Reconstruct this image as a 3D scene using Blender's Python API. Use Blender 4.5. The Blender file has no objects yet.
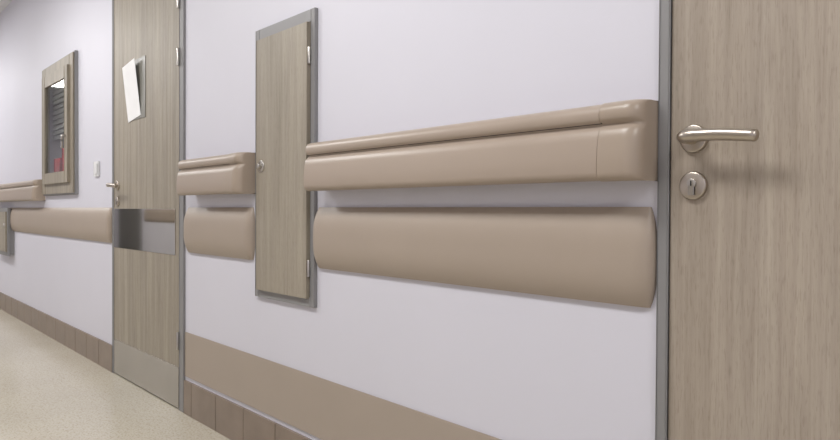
import bpy, bmesh, math, random
from mathutils import Vector, Matrix
random.seed(3)
H=0.9214; D=1.242; W=2.7; CEIL=2.72
FAR=13.0; NEAR=-3.0
# ---------------------------------------------------------------- materials
def newmat(name):
    m=bpy.data.materials.new(name); m.use_nodes=True
    nt=m.node_tree; b=nt.nodes['Principled BSDF']
    return m,nt,b
def lin(c):
    r=[]
    for v in c:
        v=v/255.0
        r.append(v/12.92 if v<=0.04045 else ((v+0.055)/1.055)**2.4)
    return (r[0],r[1],r[2],1)
def noise(nt,vec,scale,detail=4,rough=0.5,dist=0.0):
    n=nt.nodes.new('ShaderNodeTexNoise'); n.inputs['Scale'].default_value=scale
    n.inputs['Detail'].default_value=detail; n.inputs['Roughness'].default_value=rough
    n.inputs['Distortion'].default_value=dist
    nt.links.new(vec,n.inputs['Vector']); return n.outputs['Fac']
def coords(nt,scale=(1,1,1)):
    t=nt.nodes.new('ShaderNodeTexCoord'); mp=nt.nodes.new('ShaderNodeMapping')
    mp.inputs['Scale'].default_value=scale
    nt.links.new(t.outputs['Object'],mp.inputs['Vector']); return mp.outputs['Vector']
def ramp(nt,fac,stops):
    r=nt.nodes.new('ShaderNodeValToRGB'); e=r.color_ramp.elements
    e[0].position=stops[0][0]; e[0].color=stops[0][1]
    e[1].position=stops[-1][0]; e[1].color=stops[-1][1]
    for p,c in stops[1:-1]:
        x=e.new(p); x.color=c
    nt.links.new(fac,r.inputs['Fac']); return r.outputs['Color']
def mix(nt,a,b,fac,mode='MIX'):
    m=nt.nodes.new('ShaderNodeMix'); m.data_type='RGBA'; m.blend_type=mode
    if isinstance(fac,float): m.inputs[0].default_value=fac
    else: nt.links.new(fac,m.inputs[0])
    nt.links.new(a,m.inputs[6]); nt.links.new(b,m.inputs[7]); return m.outputs[2]
def bump(nt,b,h,strength,dist):
    n=nt.nodes.new('ShaderNodeBump'); n.inputs['Strength'].default_value=strength
    n.inputs['Distance'].default_value=dist
    nt.links.new(h,n.inputs['Height']); nt.links.new(n.outputs['Normal'],b.inputs['Normal'])
def plain(name,c,rough=0.5,metal=0.0,var=0.04,nscale=6,bs=0.0,bscale=400):
    m,nt,b=newmat(name); v=coords(nt)
    c0=lin(c); k=lambda f:(c0[0]*f,c0[1]*f,c0[2]*f,1)
    col=ramp(nt,noise(nt,v,nscale),[(0.3,k(1-var)),(0.7,k(1+var))])
    nt.links.new(col,b.inputs['Base Color'])
    b.inputs['Roughness'].default_value=rough; b.inputs['Metallic'].default_value=metal
    if bs>0: bump(nt,b,noise(nt,v,bscale,2),bs,0.001)
    return m
def woodmat(name,lo,mid,hi):
    m,nt,b=newmat(name)
    f1=noise(nt,coords(nt,(22,22,0.9)),1.0,4,0.6,0.9)
    f2=noise(nt,coords(nt,(210,210,7)),1.0,3,0.6,0.2)
    f3=noise(nt,coords(nt,(6,6,0.5)),1.0,3,0.5,1.2)
    f4=noise(nt,coords(nt,(420,420,34)),1.0,2,0.6,0.0)
    a=ramp(nt,f1,[(0.28,lin(lo)),(0.5,lin(mid)),(0.74,lin(hi))])
    g=ramp(nt,f2,[(0.30,(0.86,0.85,0.835,1)),(0.55,(1,1,1,1)),(0.8,(1.05,1.05,1.05,1))])
    c=mix(nt,a,g,0.8,'MULTIPLY')
    d=ramp(nt,f3,[(0.3,(0.94,0.94,0.945,1)),(0.7,(1.04,1.035,1.03,1))])
    c=mix(nt,c,d,0.9,'MULTIPLY')
    e=ramp(nt,f4,[(0.35,(0.74,0.72,0.70,1)),(0.45,(1,1,1,1))])
    c=mix(nt,c,e,0.55,'MULTIPLY')
    nt.links.new(c,b.inputs['Base Color']); b.inputs['Roughness'].default_value=0.46
    bump(nt,b,f2,0.06,0.001)
    return m
M={}
M['wall']=plain('wall_paint',(213,212,221),0.5,0,0.012,2.0,0.12,260)
M['ceil']=plain('ceiling_paint',(225,226,228),0.8)
M['rail']=plain('taupe_vinyl',(167,152,138),0.34,0,0.015,5,0.08,700)
M['railcap']=plain('taupe_vinyl_cap',(166,151,136),0.32,0,0.015,5,0.04,700)
M['strip']=plain('taupe_sheet',(167,154,141),0.45,0,0.015,5,0.12,700)
M['bump']=plain('taupe_bumper',(167,153,139),0.42,0,0.015,5,0.12,700)
M['gap']=plain('dark_gap',(50,44,40),0.8)
M['frame']=plain('grey_steel_frame',(140,139,139),0.45,0.1,0.02)
M['steel']=plain('brushed_steel',(190,186,180),0.28,1.0,0.05,30)
M['hsteel']=plain('satin_nickel',(186,177,166),0.3,1.0,0.03,20)
M['mirror']=plain('polished_steel',(205,202,194),0.04,1.0,0.06,3)
M['kick']=plain('kick_steel',(188,185,180),0.20,1.0,0.06,4)
M['dark']=plain('black_slot',(18,17,16),0.6)
M['paper']=plain('white_paper',(244,244,244),0.7)
M['pocket']=plain('grey_pocket',(128,126,118),0.3)
M['plastic']=plain('white_plastic',(232,232,232),0.35)
M['red']=plain('red_plastic',(190,35,40),0.4)
M['inside']=plain('dim_room_paint',(120,122,122),0.8)
M['blind']=plain('grey_blind',(138,138,134),0.6)
M['refl_door']=plain('dark_door_for_reflection',(98,96,90),0.4)  # for the unseen door added to put a dark reflection in the push plate
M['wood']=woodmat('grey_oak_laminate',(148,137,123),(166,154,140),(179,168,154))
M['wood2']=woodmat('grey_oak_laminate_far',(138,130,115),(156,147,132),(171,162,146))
M['grout']=plain('grout',(98,90,83),0.9)
M['tile']=plain('brown_tile',(134,119,106),0.36,0,0.10,9,0.1,200)
m,nt,b=newmat('window_glass'); b.inputs['Base Color'].default_value=(0.95,0.97,0.96,1)
b.inputs['Roughness'].default_value=0.02; b.inputs['Transmission Weight'].default_value=1.0; b.inputs['IOR'].default_value=1.2
M['glass']=m
m,nt,b=newmat('terrazzo_floor'); v=coords(nt)
base=ramp(nt,noise(nt,v,1.5,3),[(0.3,lin((192,185,169))),(0.7,lin((202,195,179)))])
sp=ramp(nt,noise(nt,v,120,2,0.6),[(0.36,(0.72,0.68,0.62,1)),(0.46,(1,1,1,1)),(0.60,(1,1,1,1)),(0.70,(1.12,1.12,1.1,1))])
c=mix(nt,base,sp,0.8,'MULTIPLY')
sp2=ramp(nt,noise(nt,v,45,2,0.6),[(0.35,(0.88,0.86,0.82,1)),(0.5,(1,1,1,1))])
c=mix(nt,c,sp2,0.6,'MULTIPLY')
nt.links.new(c,b.inputs['Base Color']); b.inputs['Roughness'].default_value=0.22
M['floor']=m
m,nt,b=newmat('lamp_diffuser'); b.inputs['Base Color'].default_value=(0.9,0.9,0.9,1)
b.inputs['Emission Color'].default_value=(1,0.99,0.98,1); b.inputs['Emission Strength'].default_value=3.0
M['diff']=m
# ---------------------------------------------------------------- mesh helpers  (s = distance left along wall, p = out of wall, z up)
def P(s,p,z): return Vector((-s,-p,z))
def finish(name,bm,mat,smooth=False,angle=35):
    bmesh.ops.recalc_face_normals(bm,faces=bm.faces)
    me=bpy.data.meshes.new(name); bm.to_mesh(me); bm.free()
    for f in me.polygons: f.use_smooth=smooth
    o=bpy.data.objects.new(name,me); bpy.context.scene.collection.objects.link(o)
    me.materials.append(mat)
    if smooth:
        try: me.set_sharp_from_angle(angle=math.radians(angle))
        except Exception: pass
    return o
def addbox(bm,s0,s1,p0,p1,z0,z1,bev=0.0):
    t=bmesh.new()
    r=bmesh.ops.create_cube(t,size=1)
    for v in t.verts:
        v.co=P((s0+s1)/2+v.co.x*(s1-s0),(p0+p1)/2+v.co.y*(p1-p0),(z0+z1)/2+v.co.z*(z1-z0))
    if bev>0: bmesh.ops.bevel(t,geom=t.edges[:],offset=bev,segments=2,affect='EDGES',profile=0.6)
    me=bpy.data.meshes.new('t'); t.to_mesh(me); t.free(); bm.from_mesh(me); bpy.data.meshes.remove(me)
def box(name,s0,s1,p0,p1,z0,z1,mat,bev=0.0):
    bm=bmesh.new(); addbox(bm,s0,s1,p0,p1,z0,z1,bev); return finish(name,bm,mat,bev>0,40)
def boxes(name,lst,mat,bev=0.0):
    bm=bmesh.new()
    for l in lst: addbox(bm,*l,bev=bev)
    return finish(name,bm,mat,bev>0,40)
def disc(name,s,z,p0,p1,r,mat,bev=0.003,n=48,axis='p',r2=None):
    bm=bmesh.new(); prof=[(p0,r),(p1-bev,r),(p1-bev*0.3,r-bev*0.35),(p1,r-bev)]
    rings=[]
    for pp,rr in prof:
        ring=[]
        for i in range(n):
            a=2*math.pi*i/n
            if axis=='p': ring.append(bm.verts.new(P(s+rr*math.cos(a),pp,z+rr*math.sin(a))))
            else: ring.append(bm.verts.new(P(s+rr*math.cos(a),z+rr*math.sin(a),pp)))
        rings.append(ring)
    for a,b2 in zip(rings,rings[1:]):
        for i in range(n): bm.faces.new((a[i],a[(i+1)%n],b2[(i+1)%n],b2[i]))
    bm.faces.new(rings[0]); bm.faces.new(rings[-1])
    return finish(name,bm,mat,True,50)
def tube(name,pts,radii,mat,n=24,sub=8,flat=1.0):
    P0=[Vector(p) for p in pts]; path=[];rr=[]
    ext=[P0[0]*2-P0[1]]+P0+[P0[-1]*2-P0[-2]]
    for i in range(len(P0)-1):
        a,b2,c,d=ext[i:i+4]
        for k in range(sub):
            t=k/sub
            path.append(0.5*((2*b2)+(c-a)*t+(2*a-5*b2+4*c-d)*t*t+(3*b2-a-3*c+d)*t**3)); rr.append(radii[i]*(1-t)+radii[i+1]*t)
    path.append(P0[-1]); rr.append(radii[-1])
    bm=bmesh.new(); rings=[]; up=Vector((0,0,1))
    def ring(c,t,r):
        n1=up.cross(t).normalized(); n2=t.cross(n1).normalized()
        return [bm.verts.new(c+n1*r*flat*math.cos(2*math.pi*i/n)+n2*r*math.sin(2*math.pi*i/n)) for i in range(n)]
    for i,c in enumerate(path):
        t=(path[min(i+1,len(path)-1)]-path[max(i-1,0)]).normalized()
        rings.append(ring(c,t,rr[i]))
    t=(path[-1]-path[-2]).normalized(); r=rr[-1]
    for k in (0.5,0.85,0.98):
        rings.append(ring(path[-1]+t*r*0.5*k,t,r*math.sqrt(max(0.02,1-k*k))))
    for a,b2 in zip(rings,rings[1:]):
        for i in range(n): bm.faces.new((a[i],a[(i+1)%n],b2[(i+1)%n],b2[i]))
    bm.faces.new(rings[0]); bm.faces.new(rings[-1])
    return finish(name,bm,mat,True,60)
def group(name,parts):
    pts=[v.co for o in parts if o.type=='MESH' for v in o.data.vertices]
    c=Vector([(min(q[i] for q in pts)+max(q[i] for q in pts))/2 for i in range(3)])
    e=bpy.data.objects.new(name,None); e.empty_display_size=0.1; e.location=c
    bpy.context.scene.collection.objects.link(e)
    for o in parts:
        o.parent=e; o.matrix_parent_inverse=Matrix.Translation(-c)
    return e
def loft(name,rings,mat,angle=35,caps=True):
    bm=bmesh.new(); R=[[bm.verts.new(q) for q in r] for r in rings]; n=len(R[0])
    for a,b2 in zip(R,R[1:]):
        for i in range(n): bm.faces.new((a[i],a[(i+1)%n],b2[(i+1)%n],b2[i]))
    if caps: bm.faces.new(R[0]); bm.faces.new(R[-1])
    bmesh.ops.remove_doubles(bm,verts=bm.verts,dist=1e-5)
    return finish(name,bm,mat,True,angle)
# ---------------------------------------------------------------- room
d1=(3.06,4.075,2.17); d2=(-0.30,0.716,2.17); wn=(4.86,5.55,1.10,1.855)
T=0.2
bl=[(NEAR,d2[0],-T,0,0,CEIL),(d2[0],d2[1],-T,0,d2[2],CEIL),(d2[1],d1[0],-T,0,0,CEIL),(d1[0],d1[1],-T,0,d1[2],CEIL),
    (d1[1],wn[0],-T,0,0,CEIL),(wn[0],wn[1],-T,0,0,wn[2]),(wn[0],wn[1],-T,0,wn[3],CEIL),(wn[1],FAR,-T,0,0,CEIL)]
boxes('wall_north',bl,M['wall'])
box('wall_south',NEAR,FAR,W,W+T,0,CEIL,M['wall'])
box('wall_east',NEAR-T,NEAR,-T,W+T,0,CEIL,M['wall'])
box('wall_west',FAR,FAR+T,-T,W+T,0,CEIL,M['wall'])
box('floor',NEAR-T,FAR+T,-T,W+T,-0.1,0,M['floor'])
box('ceiling',NEAR-T,FAR+T,-T,W+T,CEIL,CEIL+0.1,M['ceil'])
def skirting(name,runs,side=0):
    parts=[]; bmg=bmesh.new(); bmt=bmesh.new(); TW=0.25
    for a,b2 in runs:
        def pp(x,y): return (x,y) if side==0 else (W-y,W-x)
        q=pp(0.0,0.0092); addbox(bmg,a,b2,q[0],q[1],0,0.149)
        k=a
        while k<b2-0.01:
            e=min(k+TW,b2); q=pp(0.0005,0.010); addbox(bmt,k+0.0018,e-0.0018,q[0],q[1],0.001,0.150,bev=0.0004); k+=TW
    parts=[finish('grout',bmg,M['grout']),finish('tiles',bmt,M['tile'],True,40)]
    return group(name,parts)
skirting('baseboard_north',[(0.718,3.055),(4.08,FAR)])
skirting('baseboard_south',[(NEAR,FAR)],1)
# ---------------------------------------------------------------- handrails
prof=[(0.0,0.990),(0.055,0.984),(0.068,0.9835),(0.077,0.986),(0.0825,0.992),(0.0845,1.000),(0.0845,1.030),(0.0815,1.064),(0.0780,1.080),
      (0.0720,1.0875),(0.0670,1.0905),(0.0655,1.0935),(0.0670,1.0965),(0.0735,1.0995),(0.0770,1.105),(0.0780,1.116),(0.0750,1.127),(0.069,1.133),(0.060,1.137),(0.048,1.138),(0.0,1.132)]
zc=1.06
def handrail(name,sR,sL,capR=True,capL=True,CL=0.085):
    parts=[]
    a=sR+(CL+0.0020 if capR else 0); b2=sL-(CL+0.0020 if capL else 0)
    parts.append(loft('rail_cover',[[P(a,p,z) for p,z in prof],[P(b2,p,z) for p,z in prof]],M['rail']))
    core=[(max(p-0.004,0),zc+(z-zc)*0.95) for p,z in prof]
    parts.append(loft('rail_core',[[P(a-0.004,p,z) for p,z in core],[P(b2+0.004,p,z) for p,z in core]],M['gap']))
    def cap(s0,dr,nm):
        rings=[]; N=24
        rc=0.034
        path=[(0.0,0.0),(0.012,0.0)]
        for i in range(N+1):
            an=math.pi/2*i/N
            path.append((CL-rc+rc*math.sin(an), rc*(1-math.cos(an))))
        pm=0.0861
        for x,dp in path:
            k=(pm-dp)/pm; f=dp/rc*0.5
            sc=1.02-0.03*f*f
            rings.append([P(s0+dr*x,(p+(0.0018 if p>0 else 0))*k,zc+(z-zc)*sc) for p,z in prof])
        for k2 in (0.3,0.15,0.0):
            rings.append([P(s0+dr*(CL+0.001),(p+(0.0018 if p>0 else 0))*k2,zc+(z-zc)*(1.0125)) for p,z in prof])
        return loft(nm,rings,M['railcap'],50,True)
    if capR: parts.append(cap(sR+CL,-1,'end_cap_near'))
    if capL: parts.append(cap(sL-CL,1,'end_cap_far'))
    return group(name,parts)
handrail('handrail',0.7185,1.905,True,False)
handrail('handrail',2.385,2.95,True,False)
handrail('handrail',5.66,FAR-0.5,True,True)
def bumper(name,sR,sL,z0=0.732,z1=0.932,th=0.032,R=0.045,side=0):
    N=20; pr=[(0.0,z0)]
    for i in range(N+1):
        u=-1+2*i/N
        pr.append((0.009+(th-0.009)*(1-abs(u)**3.0),z0+(z1-z0)*i/N))
    pr.append((0.0,z1))
    K=12
    def endr(s0,dr):
        out=[]
        for i in range(K+1):
            an=math.pi/2*i/K
            out.append([P(s0+dr*R*(0.55+0.45*p/th)*math.sin(an)**0.9, (p*max(math.cos(an),0)**0.7) if side==0 else W-p*max(math.cos(an),0)**0.7, z) for p,z in pr])
        return out
    rings=list(reversed(endr(sR+R,-1)))+endr(sL-R,1)
    return loft(name,rings,M['bump'],40)
bumper('wall_bumper',0.7195,1.955)
bumper('wall_bumper',2.390,3.03)
bumper('wall_bumper',4.09,FAR-0.5)
bumper('wall_bumper',2.6,11.3,side=1)  # unseen bumper added opposite, to show as a taupe band in the push plate
bm=bmesh.new()
addbox(bm,0.735,3.045,0.0,0.006,0.172,0.366,bev=0.0025)
finish('wall_protection_strip',bm,M['strip'],True,40)
# ---------------------------------------------------------------- doors
def leverset(s,z,p,dr=-1,L=0.135):
    parts=[disc('lever_rose',s,z,p,p+0.009,0.0265,M['hsteel'])]
    parts.append(tube('lever',[P(s,p+0.006,z),P(s,p+0.030,z),P(s+dr*0.001,p+0.045,z),P(s+dr*0.012,p+0.056,z),P(s+dr*0.035,p+0.058,z),P(s+dr*0.08,p+0.057,z-0.002),P(s+dr*L,p+0.055,z-0.008)],
        [0.0120,0.0112,0.0112,0.0112,0.0112,0.0112,0.0108],M['hsteel']))
    zk=z-0.088
    parts.append(disc('key_rose',s,zk,p,p+0.009,0.0265,M['hsteel']))
    parts.append(disc('lock_barrel',s,zk+0.004,p+0.009,p+0.013,0.0088,M['steel'],0.001))
    parts.append(box('lock_stem',s-0.0048,s+0.0048,p+0.009,p+0.0127,zk-0.017,zk,M['steel'],0.001))
    parts.append(box('key_slot',s-0.0011,s+0.0011,p+0.0131,p+0.0136,zk-0.0005,zk+0.009,M['dark']))
    return parts
def doorframe(s0,s1,zt,w0,w1,p=0.012):
    return boxes('door_frame',[(s0,s0+w0,-0.12,p,0,zt),(s1-w1,s1,-0.12,p,0,zt),(s0+w0,s1-w1,-0.12,p,zt-0.05,zt)],M['frame'],0.002)
g=[doorframe(d2[0]+0.001,d2[1]-0.001,d2[2]-0.001,0.03,0.020,0.008)]
g.append(box('leaf',d2[0]+0.034,0.6915,-0.040,0.002,0.006,2.115,M['wood'],0.0015))
g.append(box('door_rebate',0.6918,0.6948,-0.045,-0.006,0.004,2.119,M['dark']))
g+=leverset(0.645,1.060,0.002)
g.append(box('back_panel',d2[0]+0.002,d2[1]-0.002,-0.16,-0.13,0,2.165,M['dark']))
group('door_2',g)
g=[doorframe(d1[0]+0.001,d1[1]-0.001,d1[2]-0.001,0.048,0.022,0.008)]
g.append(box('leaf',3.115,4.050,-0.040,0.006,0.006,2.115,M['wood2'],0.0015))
g.append(box('kick_plate',3.119,4.046,0.006,0.008,0.008,0.195,M['kick'],0.0005))
g.append(box('push_plate',3.16,4.044,0.006,0.0085,0.712,0.925,M['mirror'],0.0005))
g+=leverset(3.985,1.055,0.006,-1,0.13)
for i,zz in enumerate((0.28,1.58,1.84)):
    g.append(disc('hinge_%d'%(i+1),3.112,0.015,zz,zz+0.08,0.006,M['steel'],0.002,20,axis='z'))
g.append(box('back_panel',d1[0]+0.002,d1[1]-0.002,-0.16,-0.13,0,2.165,M['dark']))
group('door_1',g)
def tilted(name,sc,zc_,w,h,ang,p0,p1,mat,ptop=0.0):
    bm=bmesh.new(); vs=[]
    ca,sa=math.cos(ang),math.sin(ang)
    for pp in (p0,p1):
        for x,y in ((-w/2,-h/2),(w/2,-h/2),(w/2,h/2),(-w/2,h/2)):
            vs.append(bm.verts.new(P(sc-(x*ca-y*sa),pp+ptop*(y/h+0.5),zc_+x*sa+y*ca)))
    bm.faces.new(vs[0:4]); bm.faces.new(vs[4:8])
    for i in range(4): bm.faces.new((vs[i],vs[(i+1)%4],vs[4+(i+1)%4],vs[4+i]))
    return finish(name,bm,mat)
g=[tilted('pocket_back',3.68,1.545,0.26,0.31,0.0,0.0062,0.009,M['pocket']),tilted('paper_sheet',3.725,1.542,0.19,0.295,math.radians(7),0.0095,0.0105,M['paper'],0.02)]
group('notice_sheet',g)
# ---------------------------------------------------------------- access hatch
g=[]
g.append(boxes('hatch_frame',[(1.957,1.980,0,0.012,0.600,1.590),(2.340,2.366,0,0.012,0.600,1.590),(1.980,2.340,0,0.012,0.600,0.630),(1.980,2.340,0,0.012,1.553,1.590)],M['frame'],0.0015))
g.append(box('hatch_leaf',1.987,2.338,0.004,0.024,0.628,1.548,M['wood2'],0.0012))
for i,zz in enumerate((0.70,1.41)):
    g.append(disc('hinge_%d'%(i+1),1.982,0.018,zz,zz+0.055,0.005,M['steel'],0.001,16,axis='z'))
g.append(disc('lock_rose',2.300,1.083,0.024,0.028,0.022,M['steel'],0.002))
g.append(disc('lock_knob',2.300,1.083,0.028,0.040,0.010,M['steel'],0.003))
group('access_hatch',g)
g=[boxes('hatch_frame',[(6.75,6.78,0.034,0.05,0.52,0.93),(7.30,7.33,0.034,0.05,0.52,0.93),(6.78,7.30,0.034,0.05,0.52,0.55),(6.78,7.30,0.034,0.05,0.90,0.93)],M['frame'],0.0015),
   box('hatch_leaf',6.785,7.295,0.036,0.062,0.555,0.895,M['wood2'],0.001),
   box('hatch_box',6.76,7.32,0.0,0.036,0.53,0.92,M['frame']),
   disc('lock_rose',6.83,0.78,0.062,0.070,0.018,M['steel'],0.002)]
group('access_hatch',g)
# ---------------------------------------------------------------- window
g=[]
A,B,C,E=4.80,5.61,1.03,1.925
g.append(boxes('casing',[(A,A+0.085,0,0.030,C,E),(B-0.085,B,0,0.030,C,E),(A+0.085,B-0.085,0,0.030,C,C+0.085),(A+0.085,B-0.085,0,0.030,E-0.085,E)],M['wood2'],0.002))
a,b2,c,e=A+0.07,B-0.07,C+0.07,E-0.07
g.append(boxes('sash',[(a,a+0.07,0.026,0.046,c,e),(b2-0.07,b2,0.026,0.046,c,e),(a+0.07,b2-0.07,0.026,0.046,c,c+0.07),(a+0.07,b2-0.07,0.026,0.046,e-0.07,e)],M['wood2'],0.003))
g.append(boxes('grey_edge_trim',[(A-0.012,A,0,0.02,C-0.012,E+0.012),(B,B+0.012,0,0.02,C-0.012,E+0.012),(A,B,0,0.02,C-0.012,C),(A,B,0,0.02,E,E+0.012)],M['frame'],0.001))
g.append(box('glass_pane',a+0.065,b2-0.065,0.032,0.037,c+0.065,e-0.065,M['glass']))
g.append(box('recess_back',wn[0],wn[1],-0.198,-0.19,wn[2],wn[3],M['inside']))
g.append(boxes('blind',[(wn[0]+0.01,wn[1]-0.01,-0.04,-0.025,zz,zz+0.024) for zz in [1.42+0.036*i for i in range(12)]],M['blind']))
g.append(tube('window_handle',[P(a+0.035,0.046,1.40),P(a+0.035,0.065,1.40),P(a+0.035,0.07,1.385),P(a+0.035,0.07,1.32)],[0.008,0.008,0.008,0.007],M['steel'],12,5))
g.append(box('red_box',5.00,5.16,-0.09,0.0,wn[2],1.33,M['red'],0.006))
g.append(box('red_box_b',5.24,5.37,-0.09,0.0,wn[2],1.27,M['red'],0.006))
group('window_1',g)
g=[box('plate',4.335,4.415,0,0.010,1.122,1.204,M['plastic'],0.003),box('rocker',4.348,4.402,0.010,0.015,1.135,1.191,M['plastic'],0.002)]
group('light_switch',g)
# ---------------------------------------------------------------- opposite wall doors; unseen dark one is added to darken the push plate reflection
for i,(sx,mt) in enumerate(((1.2,'wood2'),(11.45,'refl_door'))):
    g=[boxes('door_frame',[(sx,sx+0.06,W-0.02,W,0,2.15),(sx+1.06,sx+1.12,W-0.02,W,0,2.15),(sx+0.06,sx+1.06,W-0.02,W,2.09,2.15)],M['frame'],0.002),
       box('leaf',sx+0.062,sx+1.058,W-0.016,W-0.0105,0.155,2.088,M[mt])]
    group('door_%d'%(3+i),g)
# ---------------------------------------------------------------- ceiling lamps
for i,sx in enumerate((-1.6,1.4,4.4,7.4,10.4)):
    g=[boxes('housing',[(sx-0.62,sx-0.60,1.05,1.65,CEIL-0.03,CEIL),(sx+0.60,sx+0.62,1.05,1.65,CEIL-0.03,CEIL),(sx-0.60,sx+0.60,1.05,1.07,CEIL-0.03,CEIL),(sx-0.60,sx+0.60,1.63,1.65,CEIL-0.03,CEIL)],M['plastic']),
       box('diffuser',sx-0.60,sx+0.60,1.07,1.63,CEIL-0.025,CEIL-0.005,M['diff'])]
    group('ceiling_light',g)
    L=bpy.data.lights.new('panel_light','AREA'); L.shape='RECTANGLE'; L.size=1.15; L.size_y=0.52; L.energy=33; L.color=(1.0,0.99,0.98)
    lo=bpy.data.objects.new('ceiling_lamp_light',L); lo.location=P(sx,1.35,CEIL-0.035); bpy.context.scene.collection.objects.link(lo)
w=bpy.data.worlds.new('world'); bpy.context.scene.world=w; w.use_nodes=True
w.node_tree.nodes['Background'].inputs[0].default_value=(0.8,0.85,0.9,1); w.node_tree.nodes['Background'].inputs[1].default_value=0.3
# ---------------------------------------------------------------- camera
cam=bpy.data.cameras.new('camera'); co=bpy.data.objects.new('camera',cam)
cam.sensor_width=36; cam.lens=690*36/840; cam.clip_start=0.02
R=Matrix.Rotation(math.radians(90-40.87),4,'Z')@Matrix.Rotation(math.radians(90-0.74),4,'X')@Matrix.Rotation(math.radians(0.3),4,'Z')
co.matrix_world=Matrix.Translation((0,-D,H))@R
bpy.context.scene.collection.objects.link(co); bpy.context.scene.camera=co
bpy.context.scene.view_settings.view_transform='Standard'
